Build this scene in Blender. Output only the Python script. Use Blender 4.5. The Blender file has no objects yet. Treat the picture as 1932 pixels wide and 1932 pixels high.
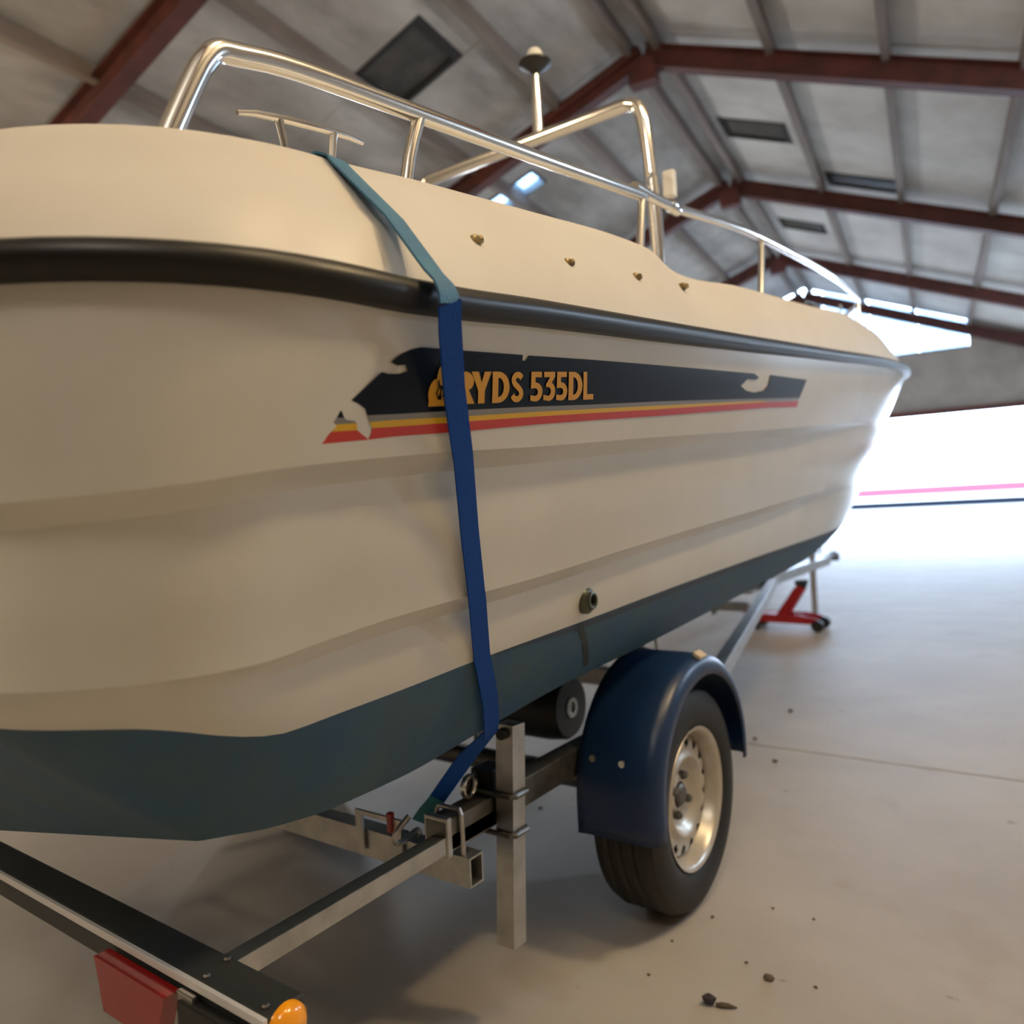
import bpy, bmesh, math, random
import numpy as np
from mathutils import Vector, Matrix
random.seed(7)
S = bpy.context.scene
COL = S.collection

# ------------------------------------------------------------------ camera
TH, ROLL, HC, XC = math.radians(35.5), math.radians(3.0), 1.03, 1.6
d = Vector((-math.sin(TH), math.cos(TH), 0)); r0 = Vector((math.cos(TH), math.sin(TH), 0)); u0 = Vector((0, 0, 1))
r = math.cos(ROLL)*r0 - math.sin(ROLL)*u0; u = math.sin(ROLL)*r0 + math.cos(ROLL)*u0
cam = bpy.data.cameras.new('camera'); camo = bpy.data.objects.new('camera', cam); COL.objects.link(camo)
M = Matrix((r, u, -d)).transposed().to_4x4(); M.translation = (XC, 0, HC); camo.matrix_world = M
cam.sensor_width = 36; cam.sensor_fit = 'HORIZONTAL'; cam.lens = 1421/1932*36
cam.clip_start = .05; cam.clip_end = 300
cam.dof.use_dof = True; cam.dof.focus_distance = 1.12; cam.dof.aperture_fstop = 2.9
S.camera = camo

# ------------------------------------------------------------------ world, lights, exposure
S.view_settings.view_transform = 'Standard'; S.view_settings.look = 'None'
S.view_settings.gamma = 1; S.view_settings.use_curve_mapping = False; S.view_settings.exposure = -0.18
try:
    S.cycles.use_denoising = True
    S.cycles.max_bounces = 10; S.cycles.diffuse_bounces = 6; S.cycles.sample_clamp_indirect = 6
except Exception: pass
W = bpy.data.worlds.new('overcast_sky'); S.world = W; W.use_nodes = True
bg = W.node_tree.nodes['Background']; bg.inputs[0].default_value = (.60, .76, 1.0, 1); bg.inputs[1].default_value = 19.0

TB = math.radians(6.3)                                   # the hall is turned a little against the boat
BV = Vector((-math.sin(TB), math.cos(TB), 0)); CV = Vector((math.cos(TB), math.sin(TB), 0))
def hall(a, l, z=0.0):                                   # along the hall, across it, height
    return Vector((XC, 0, 0)) + BV*a + CV*l + Vector((0, 0, z))
def area(name, loc, target, size, power, col, sy=None, portal=False):
    L = bpy.data.lights.new(name, 'AREA'); L.energy = power; L.color = col; L.size = size
    if sy: L.shape = 'RECTANGLE'; L.size_y = sy
    o = bpy.data.objects.new(name, L); o.location = loc
    o.rotation_euler = (Vector(target)-Vector(loc)).to_track_quat('-Z', 'Y').to_euler()
    if portal: L.cycles.is_portal = True
    COL.objects.link(o); return o
def bulb(name, loc, rad, power, col):
    L = bpy.data.lights.new(name, 'POINT'); L.energy = power; L.color = col; L.shadow_soft_size = rad
    o = bpy.data.objects.new(name, L); o.location = loc; COL.objects.link(o); return o
WARM = (1.0, .745, .42)
COOL_FILL = (.86, .92, 1.0)  # cool colour of the fill lamps added by the left wall
LAMPS = [((3.0, 2.2, 4.3), .20, 245, WARM, 'round warm lamp hanging over the right side of the boat'),
         ((2.1, .9, 4.5), .25, 105, WARM, 'added warm lamp above the stern corner, brightening the deck'),
         ((4.5, 6.8, 3.4), .2, 280, (.58, .77, 1.0), 'unseen cool lamp for the blue front light, by the right wall near the bow'),
         (hall(13.5, 3.7, 3.0), .35, 300, (.62, .79, 1.0), 'added cool fill lamp by the right wall near the doorway'),
         (hall(-1.9, .2, 4.4), .4, 130, (1.0, .90, .78), 'added pale lamp at the rear of the hall, lifting the transom'),
         (hall(-3.0, -5.0, 3.9), .4, 300, (1.0, .78, .50), 'round warm lamp hanging at the rear left of the hall'),
         (hall(2.5, -8.8, 3.4), .3, 230, (1.0, .84, .62), 'added warm lamp by the left wall level with the stern, brightening the roof'),
         (hall(9.5, -8.4, 3.3), .3, 300, COOL_FILL, 'added cool fill lamp by the left wall level with the bow'),
         (hall(15.5, -8.2, 3.0), .3, 330, COOL_FILL, 'added cool fill lamp by the left wall beyond the boat')]
for p, rr, e, lc, lab in LAMPS: bulb('unseen_lamp_light', p, rr, e, lc)  # all out of view; most are added to lift hull, deck and roof
area('doorway_daylight_portal', hall(20.6, -1, 1.45), hall(0, -1, 1.4), 5.2, 1, (1, 1, 1), 2.9, True)

# ------------------------------------------------------------------ helpers
def mat(name, col, rough=.5, metal=0.0, noise=None, scale=8.0, bump=0.0, bscale=60.0, coat=0.0, spec=.5, col2=None, detail=5.0, stretch=None, transm=0.0, emit=0.0, lo=.35, hi=.65):
    m = bpy.data.materials.new(name); m.use_nodes = True
    nt = m.node_tree; b = nt.nodes['Principled BSDF']
    b.inputs['Base Color'].default_value = (*col, 1); b.inputs['Roughness'].default_value = rough; b.inputs['Metallic'].default_value = metal
    b.inputs['Coat Weight'].default_value = coat; b.inputs['Coat Roughness'].default_value = .06; b.inputs['Specular IOR Level'].default_value = spec
    b.inputs['Transmission Weight'].default_value = transm
    if emit: b.inputs['Emission Color'].default_value = (*col, 1); b.inputs['Emission Strength'].default_value = emit
    tc = nt.nodes.new('ShaderNodeTexCoord'); vec = tc.outputs['Object']
    if stretch:
        mp = nt.nodes.new('ShaderNodeMapping'); mp.inputs['Scale'].default_value = stretch; nt.links.new(vec, mp.inputs[0]); vec = mp.outputs[0]
    if col2:
        n = nt.nodes.new('ShaderNodeTexNoise'); n.inputs['Scale'].default_value = scale; n.inputs['Detail'].default_value = detail
        n.inputs['Roughness'].default_value = .6
        nt.links.new(vec, n.inputs['Vector'])
        cr = nt.nodes.new('ShaderNodeValToRGB'); cr.color_ramp.elements[0].color = (*col2, 1); cr.color_ramp.elements[1].color = (*col, 1)
        cr.color_ramp.elements[0].position = lo; cr.color_ramp.elements[1].position = hi
        nt.links.new(n.outputs['Fac'], cr.inputs[0]); nt.links.new(cr.outputs[0], b.inputs['Base Color'])
    if bump:
        n2 = nt.nodes.new('ShaderNodeTexNoise'); n2.inputs['Scale'].default_value = bscale; n2.inputs['Detail'].default_value = 4
        nt.links.new(vec, n2.inputs['Vector']); bp = nt.nodes.new('ShaderNodeBump'); bp.inputs['Strength'].default_value = bump; bp.inputs['Distance'].default_value = .01
        nt.links.new(n2.outputs['Fac'], bp.inputs['Height']); nt.links.new(bp.outputs[0], b.inputs['Normal'])
    return m
m_gel = mat('white_gelcoat', (.72, .695, .63), .22, coat=.25, col2=(.665, .64, .565), scale=2.5)
m_deck = mat('deck_gelcoat', (.74, .71, .66), .42, coat=.0, col2=(.70, .66, .60), scale=3)
m_boot = mat('antifouling_paint', (.025, .088, .180), .62, col2=(.048, .102, .135), scale=7, bump=.15, bscale=30, detail=7)
m_rub = mat('black_rubber', (.007, .007, .0065), .40, spec=.4)
m_steel = mat('polished_stainless', (.80, .79, .76), .14, 1.0)
m_galv = mat('galvanised_steel', (.56, .55, .53), .36, .95, col2=(.42, .42, .41), scale=18)
m_galv_dark = mat('weathered_and_shaded_steel', (.20, .195, .185), .45, .85, col2=(.11, .11, .105), scale=12)  # dark steel parts; also carries painted shade on the rear chassis rails
m_black = mat('black_plastic', (.012, .013, .014), .45)
m_tyre = mat('tyre_rubber', (.008, .0075, .007), .6, bump=.1, bscale=120)
m_fend = mat('blue_plastic', (.005, .028, .095), .36, col2=(.004, .021, .075), scale=6)
m_rim = mat('silver_wheel_paint', (.60, .56, .50), .34, .55, col2=(.50, .46, .40), scale=14)
m_dark = mat('dark_void', (.006, .006, .006), .8)
m_web = mat('blue_webbing', (.004, .060, .31), .65, bump=.12, bscale=220, spec=.2)
m_teal = mat('faded_teal_webbing', (.03, .19, .23), .7)
m_dec = mat('navy_vinyl', (.003, .006, .013), .30, spec=.16)
m_grey = mat('grey_vinyl', (.22, .21, .20), .35)
m_yel = mat('yellow_vinyl', (.72, .42, .015), .35)
m_red = mat('red_vinyl', (.55, .035, .025), .35)
m_org = mat('orange_vinyl', (.62, .30, .014), .35)
m_redp = mat('red_paint', (.42, .012, .018), .35)
m_amb = mat('amber_lens', (.95, .36, .01), .18, coat=.5)
m_redl = mat('red_lens', (.30, .012, .012), .2, coat=.5)
m_white = mat('white_plastic', (.80, .80, .78), .35)
m_brass = mat('tarnished_fastener', (.42, .33, .16), .45, .5, col2=(.16, .11, .05), scale=90)
m_web2 = mat('sheen_paled_webbing', (.045, .20, .31), .55, bump=.25, bscale=220, col2=(.025, .13, .27), scale=9)  # same strap, overhead sheen painted in as a paler colour
m_refl = mat('reflector_white', (.75, .62, .45), .3)
m_stain = mat('drain_stain', (.022, .030, .026), .6)
m_sheet = mat('fibre_cement_sheet', (.60, .575, .54), .85, col2=(.33, .31, .28), scale=1.3, detail=8, bump=.1, bscale=12, stretch=(1.6, .6, 1))
m_sheet2 = mat('pale_cement_sheet', (.70, .69, .66), .85, col2=(.50, .485, .46), scale=1.0, detail=8, bump=.1, bscale=12)  # paler sheet tone used on the right roof slope
m_purl = mat('purlin_timber', (.27, .225, .20), .8, col2=(.19, .15, .13), scale=5, stretch=(1, .1, 1))
m_raft = mat('red_oxide_steel', (.13, .034, .026), .6, col2=(.07, .022, .018), scale=4)
m_hatch = mat('grimy_hatch_glass', (.040, .038, .032), .45, col2=(.085, .075, .06), scale=3)
m_hatchf = mat('hatch_frame', (.02, .018, .015), .7)
m_wall = mat('painted_block_wall', (.42, .38, .34), .9, col2=(.33, .30, .27), scale=2)
m_tint = mat('translucent_sheet', (.75, .88, .98), .4, transm=.8)
m_glass = mat('window_glass', (.85, .93, 1.0), .05, transm=1.0)
def clear_pane(m, k):                                     # thin pane: mostly transparent with a glossy skin
    nt = m.node_tree; b = nt.nodes['Principled BSDF']; b.inputs['Transmission Weight'].default_value = 0
    t = nt.nodes.new('ShaderNodeBsdfTransparent'); t.inputs[0].default_value = b.inputs['Base Color'].default_value
    mx = nt.nodes.new('ShaderNodeMixShader'); mx.inputs[0].default_value = k
    nt.links.new(t.outputs[0], mx.inputs[1]); nt.links.new(b.outputs[0], mx.inputs[2]); nt.links.new(mx.outputs[0], nt.nodes['Material Output'].inputs[0])
clear_pane(m_tint, .45); clear_pane(m_glass, .12)
m_fence = mat('white_board', (.80, .80, .80), .6)
m_tarm = mat('outside_paving', (.45, .45, .45), .9, col2=(.36, .36, .37), scale=3)
m_bulb = mat('lit_bulb', (1.0, .82, .58), .4, emit=8)
try: m_bulb.cycles.emission_sampling = 'NONE'
except Exception: pass

class MB:
    def __init__(s): s.b = bmesh.new(); s.bev = False
    def box(s, c, size, rot=None, bev=0.0):
        g = bmesh.ops.create_cube(s.b, size=1)['verts']
        mt = Matrix.Translation(c) @ (rot.to_4x4() if rot else Matrix.Identity(4)) @ Matrix.Diagonal((*size, 1))
        bmesh.ops.transform(s.b, matrix=mt, verts=g)
        if bev:
            s.bev = True
            es = list({e for v in g for e in v.link_edges})
            bmesh.ops.bevel(s.b, geom=es, offset=bev, segments=2, affect='EDGES', profile=.6)
        return s
    def beam(s, a, b, w, h, bev=.003, up=(0, 0, 1)):
        a, b = Vector(a), Vector(b); y = (b-a).normalized(); x = y.cross(Vector(up)).normalized(); z = x.cross(y)
        return s.box((a+b)/2, (w, (b-a).length, h), Matrix((x, y, z)).transposed(), bev)
    def tube(s, pts, rad, n=12, cap=True, sub=0, closed=False):
        P = [Vector(p) for p in pts]
        if sub: P = smooth(P, sub)
        rads = rad if hasattr(rad, '__len__') else [rad]*len(P)
        rings = []; nrm = None
        for i, p in enumerate(P):
            t = (P[min(i+1, len(P)-1)]-P[max(i-1, 0)]).normalized()
            if nrm is None: nrm = t.orthogonal().normalized()
            nrm = (nrm - t*nrm.dot(t)).normalized(); bn = t.cross(nrm)
            rings.append([s.b.verts.new(p + rads[i]*(math.cos(2*math.pi*k/n)*nrm + math.sin(2*math.pi*k/n)*bn)) for k in range(n)])
        for A, B in zip(rings, rings[1:]):
            for k in range(n): s.b.faces.new((A[k], A[(k+1) % n], B[(k+1) % n], B[k]))
        if cap: s.b.faces.new(rings[0][::-1]); s.b.faces.new(rings[-1])
        return s
    def lathe(s, prof, o, axis='X', n=32, cap=False):
        """prof: (distance along axis, radius)"""
        o = Vector(o); rings = []
        for a, rad in prof:
            ring = []
            for k in range(n):
                c, q = math.cos(2*math.pi*k/n)*rad, math.sin(2*math.pi*k/n)*rad
                v = {'X': (a, c, q), 'Y': (c, a, q), 'Z': (c, q, a)}[axis]
                ring.append(s.b.verts.new(o+Vector(v)))
            rings.append(ring)
        for A, B in zip(rings, rings[1:]):
            for k in range(n): s.b.faces.new((A[k], A[(k+1) % n], B[(k+1) % n], B[k]))
        if cap: s.b.faces.new(rings[0]); s.b.faces.new(rings[-1][::-1])
        return s
    def grid(s, rows, loop=False):
        V = [[s.b.verts.new(p) for p in row] for row in rows]
        for A, B in zip(V, V[1:]):
            m = len(A)
            for k in range(m if loop else m-1): s.b.faces.new((A[k], A[(k+1) % m], B[(k+1) % m], B[k]))
        return s
    def poly(s, pts): s.b.faces.new([s.b.verts.new(p) for p in pts]); return s
    def prism(s, pts, vec):
        vec = Vector(vec); A = [s.b.verts.new(p) for p in pts]; B = [s.b.verts.new(Vector(p)+vec) for p in pts]; n = len(A)
        s.b.faces.new(A[::-1]); s.b.faces.new(B)
        for k in range(n): s.b.faces.new((A[k], A[(k+1) % n], B[(k+1) % n], B[k]))
        return s
    def build(s, name, m, parent=None, smooth_ang=35, kind=None, label=None, fix=True):
        if fix:
            bmesh.ops.remove_doubles(s.b, verts=s.b.verts, dist=1e-6)
            bmesh.ops.recalc_face_normals(s.b, faces=s.b.faces)
        me = bpy.data.meshes.new(name); s.b.to_mesh(me); s.b.free()
        me.materials.append(m); me.shade_smooth()
        try: me.set_sharp_from_angle(angle=math.radians(12 if s.bev else smooth_ang))
        except Exception: pass
        return link(name, me, parent, kind, label)
def link(name, me, parent=None, kind=None, label=None):
    o = bpy.data.objects.new(name, me); COL.objects.link(o)
    if parent is not None:
        o.parent = parent
        w = Vector((0, 0, 0)); p = parent
        while p is not None: w += p.location; p = p.parent
        o.location = -w                                   # meshes are drawn in world metres
    if kind: o['kind'] = kind
    if label: o['label'] = label
    return o
def smooth(P, sub):
    out = []
    for i in range(len(P)-1):
        p0, p1, p2, p3 = P[max(i-1, 0)], P[i], P[i+1], P[min(i+2, len(P)-1)]
        for k in range(sub):
            t = k/sub
            out.append(.5*((2*p1)+(p2-p0)*t+(2*p0-5*p1+4*p2-p3)*t*t+(3*p1-p0-3*p2+p3)*t**3))
    out.append(P[-1]); return out
def thing(name, label, cat, loc, group=None):
    o = bpy.data.objects.new(name, None); o.empty_display_size = .2; o.location = loc; COL.objects.link(o)
    o['label'] = label; o['category'] = cat
    if group: o['group'] = group
    return o
def tag(o, label, cat, group=None):
    o['label'] = label; o['category'] = cat
    if group: o['group'] = group
    return o
def pchip(xs, ys):
    xs, ys = np.array(xs, float), np.array(ys, float); h = np.diff(xs); dl = np.diff(ys)/h; n = len(xs); mm = np.zeros(n)
    for i in range(1, n-1):
        if dl[i-1]*dl[i] > 0:
            w1, w2 = 2*h[i]+h[i-1], h[i]+2*h[i-1]; mm[i] = (w1+w2)/(w1/dl[i-1]+w2/dl[i])
    mm[0], mm[-1] = dl[0], dl[-1]
    def f(x):
        x = min(max(x, xs[0]), xs[-1]); i = min(max(int(np.searchsorted(xs, x))-1, 0), n-2); t = (x-xs[i])/h[i]
        return float((2*t**3-3*t*t+1)*ys[i]+(t**3-2*t*t+t)*h[i]*mm[i]+(-2*t**3+3*t*t)*ys[i+1]+(t**3-t*t)*h[i]*mm[i+1])
    return f

# ------------------------------------------------------------------ hall: floor, walls, roof
fl = MB().box((0, 8, -.16), (40, 60, .1)).build('floor', mat('floor_subbase', (.20, .18, .16), .9), kind='structure')
def floor_mat():
    m = mat('worn_concrete', (.43, .395, .35), .55, col2=(.33, .30, .26), scale=1.6, detail=9, bump=.06, bscale=40, lo=.3, hi=.7)
    nt = m.node_tree; b = nt.nodes['Principled BSDF']; src = b.inputs['Base Color'].links[0].from_socket
    g = nt.nodes.new('ShaderNodeNewGeometry')
    def spots(scale, thr, col, src, amount):
        n = nt.nodes.new('ShaderNodeTexNoise'); n.inputs['Scale'].default_value = scale; n.inputs['Detail'].default_value = 3
        nt.links.new(g.outputs['Position'], n.inputs['Vector'])
        cr = nt.nodes.new('ShaderNodeValToRGB'); cr.color_ramp.elements[0].position = thr; cr.color_ramp.elements[1].position = thr+.05
        cr.color_ramp.elements[0].color = (0, 0, 0, 1); cr.color_ramp.elements[1].color = (amount,)*3+(1,)
        nt.links.new(n.outputs['Fac'], cr.inputs[0])
        mx = nt.nodes.new('ShaderNodeMixRGB'); mx.inputs[2].default_value = (*col, 1)
        nt.links.new(cr.outputs[0], mx.inputs[0]); nt.links.new(src, mx.inputs[1]); return mx.outputs[0]
    src = spots(14, .70, (.16, .13, .10), src, .55)
    src = spots(2.3, .62, (.30, .25, .19), src, .35)
    # soft-edged tan patch painted on the floor under the red jack
    vm = nt.nodes.new('ShaderNodeVectorMath'); vm.operation = 'SUBTRACT'; vm.inputs[1].default_value = (-.02, 5.45, 0)
    nt.links.new(g.outputs['Position'], vm.inputs[0])
    v2 = nt.nodes.new('ShaderNodeVectorMath'); v2.operation = 'MULTIPLY'; v2.inputs[1].default_value = (2.3, 1.6, 0); nt.links.new(vm.outputs[0], v2.inputs[0])
    ln = nt.nodes.new('ShaderNodeVectorMath'); ln.operation = 'LENGTH'; nt.links.new(v2.outputs[0], ln.inputs[0])
    cr = nt.nodes.new('ShaderNodeValToRGB'); cr.color_ramp.elements[0].position = .45; cr.color_ramp.elements[1].position = 1.0
    cr.color_ramp.elements[0].color = (.75,)*3+(1,); cr.color_ramp.elements[1].color = (0, 0, 0, 1)
    nt.links.new(ln.outputs['Value'], cr.inputs[0])
    mx = nt.nodes.new('ShaderNodeMixRGB'); mx.inputs[2].default_value = (.34, .20, .075, 1)
    nt.links.new(cr.outputs[0], mx.inputs[0]); nt.links.new(src, mx.inputs[1])
    nt.links.new(mx.outputs[0], b.inputs['Base Color']); return m
m_floor = floor_mat()
for xa, xb in ((-12.5, -7.4), (-7.4, -2.3), (-2.3, 2.8), (2.8, 8.2)):
    for ya in (-8.86, -4.86, -.86, 3.14, 7.14, 11.14, 15.14, 19.14):
        MB().box(((xa+xb)/2, ya+2, -.06), (xb-xa-.006, 3.994, .12), bev=.004).build('slab', m_floor, fl)

RID_L, RID_Z = -2.6, 6.30
def roofz(l): return RID_Z - (.36*(RID_L-l) if l < RID_L else .40*(l-RID_L))
A0, A1 = -8.0, 20.4
LW, RW = -9.6, 4.5
ceil = MB().grid([[hall(a, l, roofz(l)+.30) for l in (LW-.3, RID_L, RW+.3)] for a in (A0-.3, A1+.3)]).build('ceiling', m_raft, kind='structure')
frames = [-4.2, -.1, 4.0, 8.2, 12.35, 16.6, 20.2]
edges = [A0]+frames+[A1]
lats = [-9.6, -8.5, -7.3, -6.1, -4.87, -3.68, RID_L, -1.25, -.2, .9, 2.0, 3.2, 4.5]
HATCH = [(5.66, 6.40, -4.72, -3.86), (9.85, 10.45, -2.2, -1.38), (11.35, 11.85, -1.1, -.15), (13.9, 14.45, -2.15, -1.4)]
HATCH = [tuple(x*1.045 for x in h) for h in HATCH]
SKY = [(9.12, 9.50, -4.84, -4.52), (9.12, 9.50, -5.38, -4.92)]
def sheet(a0, a1, l0, l1, m, name='roof_sheet', lift=.0, th=.03):
    off = random.uniform(-.006, .006)+lift
    pts = [hall(a, l, roofz(l)+off) for a, l in ((a0, l0), (a1, l0), (a1, l1), (a0, l1))]
    return MB().prism(pts, (0, 0, th)).build(name, m, ceil)
holes = HATCH+SKY
for a0, a1 in zip(edges, edges[1:]):
    for l0, l1 in zip(lats, lats[1:]):
        hs = [h for h in holes if h[0] >= a0-.01 and h[1] <= a1+.01 and h[2] > l0-.05 and h[3] < l1+.05]
        hs = hs or [h for h in holes if a0 < (h[0]+h[1])/2 < a1 and l0 < (h[2]+h[3])/2 < l1]
        m = m_sheet if l1 <= RID_L+.01 else m_sheet2
        if not hs:
            n = 2; ks = [a0+(a1-a0)*k/n for k in range(n+1)]
            for k0, k1 in zip(ks, ks[1:]): sheet(k0+.006, k1-.006, l0, l1, m)
        else:
            h = hs[0]; h0, h1, g0, g1 = h[0], h[1], max(h[2], l0+.02), min(h[3], l1-.02)
            sheet(a0+.006, h0, l0, l1, m); sheet(h1, a1-.006, l0, l1, m); sheet(h0, h1, l0, g0, m); sheet(h0, h1, g1, l1, m)
# outer roof skin has to stay shut above everything except the two skylights
bm = bmesh.new(); bm.from_mesh(ceil.data); bm.free()
def ceil_skin():
    b = MB(); ls = sorted({LW-.3, RID_L, RW+.3, *[x for s_ in SKY for x in s_[2:]]}); as_ = sorted({A0-.3, A1+.3, *[x for s_ in SKY for x in s_[:2]]})
    for x0, x1 in zip(as_, as_[1:]):
        for y0, y1 in zip(ls, ls[1:]):
            if any(s_[0] <= (x0+x1)/2 <= s_[1] and s_[2] <= (y0+y1)/2 <= s_[3] for s_ in SKY): continue
            b.poly([hall(a, l, roofz(l)+.10) for a, l in ((x0, y0), (x1, y0), (x1, y1), (x0, y1))])
    me = bpy.data.meshes.new('ceiling'); bmesh.ops.remove_doubles(b.b, verts=b.b.verts, dist=1e-5); b.b.to_mesh(me); b.b.free(); me.materials.append(m_sheet); ceil.data = me
ceil_skin()
for i, (a0, a1, l0, l1) in enumerate(HATCH):
    b = MB(); pts = [hall(a, l, roofz(l)+.02) for a, l in ((a0, l0), (a1, l0), (a1, l1), (a0, l1))]; b.prism(pts, (0, 0, .012))
    hb = b.build('roof_hatch', m_hatch, ceil, label='dark grimy hatch set between two purlins')
    f = MB(); t = .06 if i == 0 else .04
    for q, (s0, s1, t0, t1) in enumerate(((a0, a0+t, l0, l1), (a1-t, a1, l0, l1), (a0+t, a1-t, l0, l0+t*1.6), (a0+t, a1-t, l1-t*1.6, l1))):
        f.prism([hall(a, l, roofz(l)-.012) for a, l in ((s0, t0), (s1, t0), (s1, t1), (s0, t1))], (0, 0, .08))
    f.build('hatch_frame', m_hatchf, hb)
win = None
for i, (a0, a1, l0, l1) in enumerate(SKY):
    w = MB().prism([hall(a, l, roofz(l)+.01) for a, l in ((a0, l0), (a1, l0), (a1, l1), (a0, l1))], (0, 0, .006)).build('window_%d' % (i+1), m_tint, kind='structure')
    f = MB(); t = .03
    for s0, s1, t0, t1 in ((a0-t, a0, l0-t, l1+t), (a1, a1+t, l0-t, l1+t), (a0, a1, l0-t, l0), (a0, a1, l1, l1+t)):
        f.prism([hall(a, l, roofz(l)-.02) for a, l in ((s0, t0), (s1, t0), (s1, t1), (s0, t1))], (0, 0, .06))
    f.build('window_frame', m_galv_dark, w)
# purlins
for l in lats[1:-1]:
    if l == RID_L: continue
    for a0, a1 in zip(edges, edges[1:]):
        MB().beam(hall(a0, l, roofz(l)-.085), hall(a1, l, roofz(l)-.085), .085, .15, .004).build('purlin', m_purl, ceil)
for dl in (-.16, .16):
    for a0, a1 in zip(edges, edges[1:]):
        l = RID_L+dl; MB().beam(hall(a0, l, roofz(l)-.09), hall(a1, l, roofz(l)-.09), .08, .16, .004).build('ridge_purlin', m_purl, ceil)
# steel frames: I-section rafters
def ibeam(p, q, dep, wid):
    p, q = Vector(p), Vector(q); y = (q-p).normalized(); x = BV; z = x.cross(y).normalized()
    if z.z < 0: z = -z
    R = Matrix((x, y, z)).transposed(); L = (q-p).length; c = (p+q)/2
    b = MB(); b.box(c, (.012, L, dep), R, 0); b.box(c+z*(dep/2-.008), (wid, L, .016), R, 0); b.box(c-z*(dep/2-.008), (wid, L, .016), R, 0); return b
for a in frames:
    for l in (LW, RW):
        ibeam(hall(a, RID_L, RID_Z-.26), hall(a, l, roofz(l)-.26), .24, .15).build('rafter', m_raft, ceil)
        ibeam(hall(a, l-.12 if l > 0 else l+.12, roofz(l)-.35), hall(a, l-.12 if l > 0 else l+.12, 0.0), .22, .15).build('column', m_raft, ceil)
    MB().beam(hall(a-.03, RID_L-.05, RID_Z-.2), hall(a-.03, -3.9, roofz(-3.9)-.19), .05, .06, 0).build('brace', m_raft, ceil)
    MB().prism([hall(a-.085, RID_L+x, RID_Z-.2+z) for x, z in ((-.16, -.38), (.16, -.38), (.14, -.15), (0, -.08), (-.14, -.15))], BV*.17).build('apex_plate', m_raft, ceil)
# walls
def wallbox(name, p, q, z0, z1, th, m): 
    p, q = Vector(p), Vector(q); b = MB(); b.beam((p.x, p.y, (z0+z1)/2), (q.x, q.y, (z0+z1)/2), th, z1-z0, 0); return b.build(name, m, kind='structure')
wl = wallbox('wall_left', hall(A0, LW, 0), hall(A1, LW, 0), 0, roofz(LW)+.05, .2, m_wall)
DL, DR, DT = -3.7, 2.6, 2.85
GL = (-3.2, .9)
def gable(name, a, opening):
    b = MB(); n = BV*.2
    def quad(l0, l1, z0, z1=None):
        tops = (roofz(l0)+.05, roofz(l1)+.05) if z1 is None else (z1, z1)
        b.prism([hall(a, l0, z0), hall(a, l1, z0), hall(a, l1, tops[1]), hall(a, l0, tops[0])], n)
    if not opening: quad(LW, RID_L, 0); quad(RID_L, RW, 0)
    else:
        quad(LW, DL, 0); quad(DR, RW, 0)
        quad(DL, DR, DT, 4.30)
        quad(DL, GL[0], 4.30); quad(GL[1], DR, 4.30)
    return b.build(name, m_wall, kind='structure')
wf = gable('wall_front', 20.4, True); wb = gable('wall_back', A0-.2, False)
# the translucent strip over the doorway: four panes
xs = [GL[0]+(GL[1]-GL[0])*k/4 for k in range(5)]
w3 = MB().box(hall(20.5, -1.15, 4.31), (4.1, .1, .05), Matrix.Rotation(TB, 3, 'Z')).build('window_3', m_raft, kind='structure')
for x0, x1 in zip(xs, xs[1:]):
    MB().prism([hall(20.45, x0+.02, 4.33), hall(20.45, x1-.02, 4.33), hall(20.45, x1-.02, roofz(x1)), hall(20.45, x0+.02, roofz(x0))], BV*.02).build('pane', m_tint, w3)
wr = wallbox('wall_right', hall(A0, RW, 0), hall(A1, RW, 0), 0, roofz(RW)+.05, .2, m_wall)
# doorway: frame and two sliding leaves pushed aside on the outside
df = MB()
for l in (DL, DR): df.beam(hall(20.37, l, 0), hall(20.37, l, DT), .1, .1, .005, up=CV)
df.beam(hall(20.37, DL-.05, DT), hall(20.37, DR+.05, DT), .1, .14, .005)
dfr = df.build('door_1', m_raft, kind='structure')
for l0, l1 in ((DL-2.7, DL-.05), (DR+.05, DR+2.7)):
    for k in range(6):
        x0 = l0+(l1-l0)*k/6; x1 = l0+(l1-l0)*(k+1)/6
        MB().prism([hall(20.68, x0+.005, .03), hall(20.68, x1-.005, .03), hall(20.68, x1-.005, DT), hall(20.68, x0+.005, DT)], BV*.04).build('door_board', m_raft, dfr)
MB().grid([[hall(a, l, -.03) for l in (-60, 60)] for a in (20.9, 110)]).build('ground_outside', m_tarm, kind='structure', fix=False)
# white barrier wall outside with a red stripe
bw = thing('boundary_wall', 'low white wall with a red stripe beyond the bright doorway', 'wall', hall(34, -2, 0))
MB().beam(hall(34, -14, .60), hall(34, 12, .60), .2, 1.26, 0).build('panel', m_fence, bw)
MB().beam(hall(33.88, -14, 1.03), hall(33.88, 12, 1.03), .02, .34, 0).build('stripe', mat('faded_red_band', (.58, .055, .075), .9, spec=0.0), bw, label='red stripe')
MB().beam(hall(33.85, -14, .50), hall(33.85, 12, .50), .05, .27, 0).build('rail', mat('dark_rail_paint', (.010, .012, .017), .9, spec=0.0), bw, label='dark rail')
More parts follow.
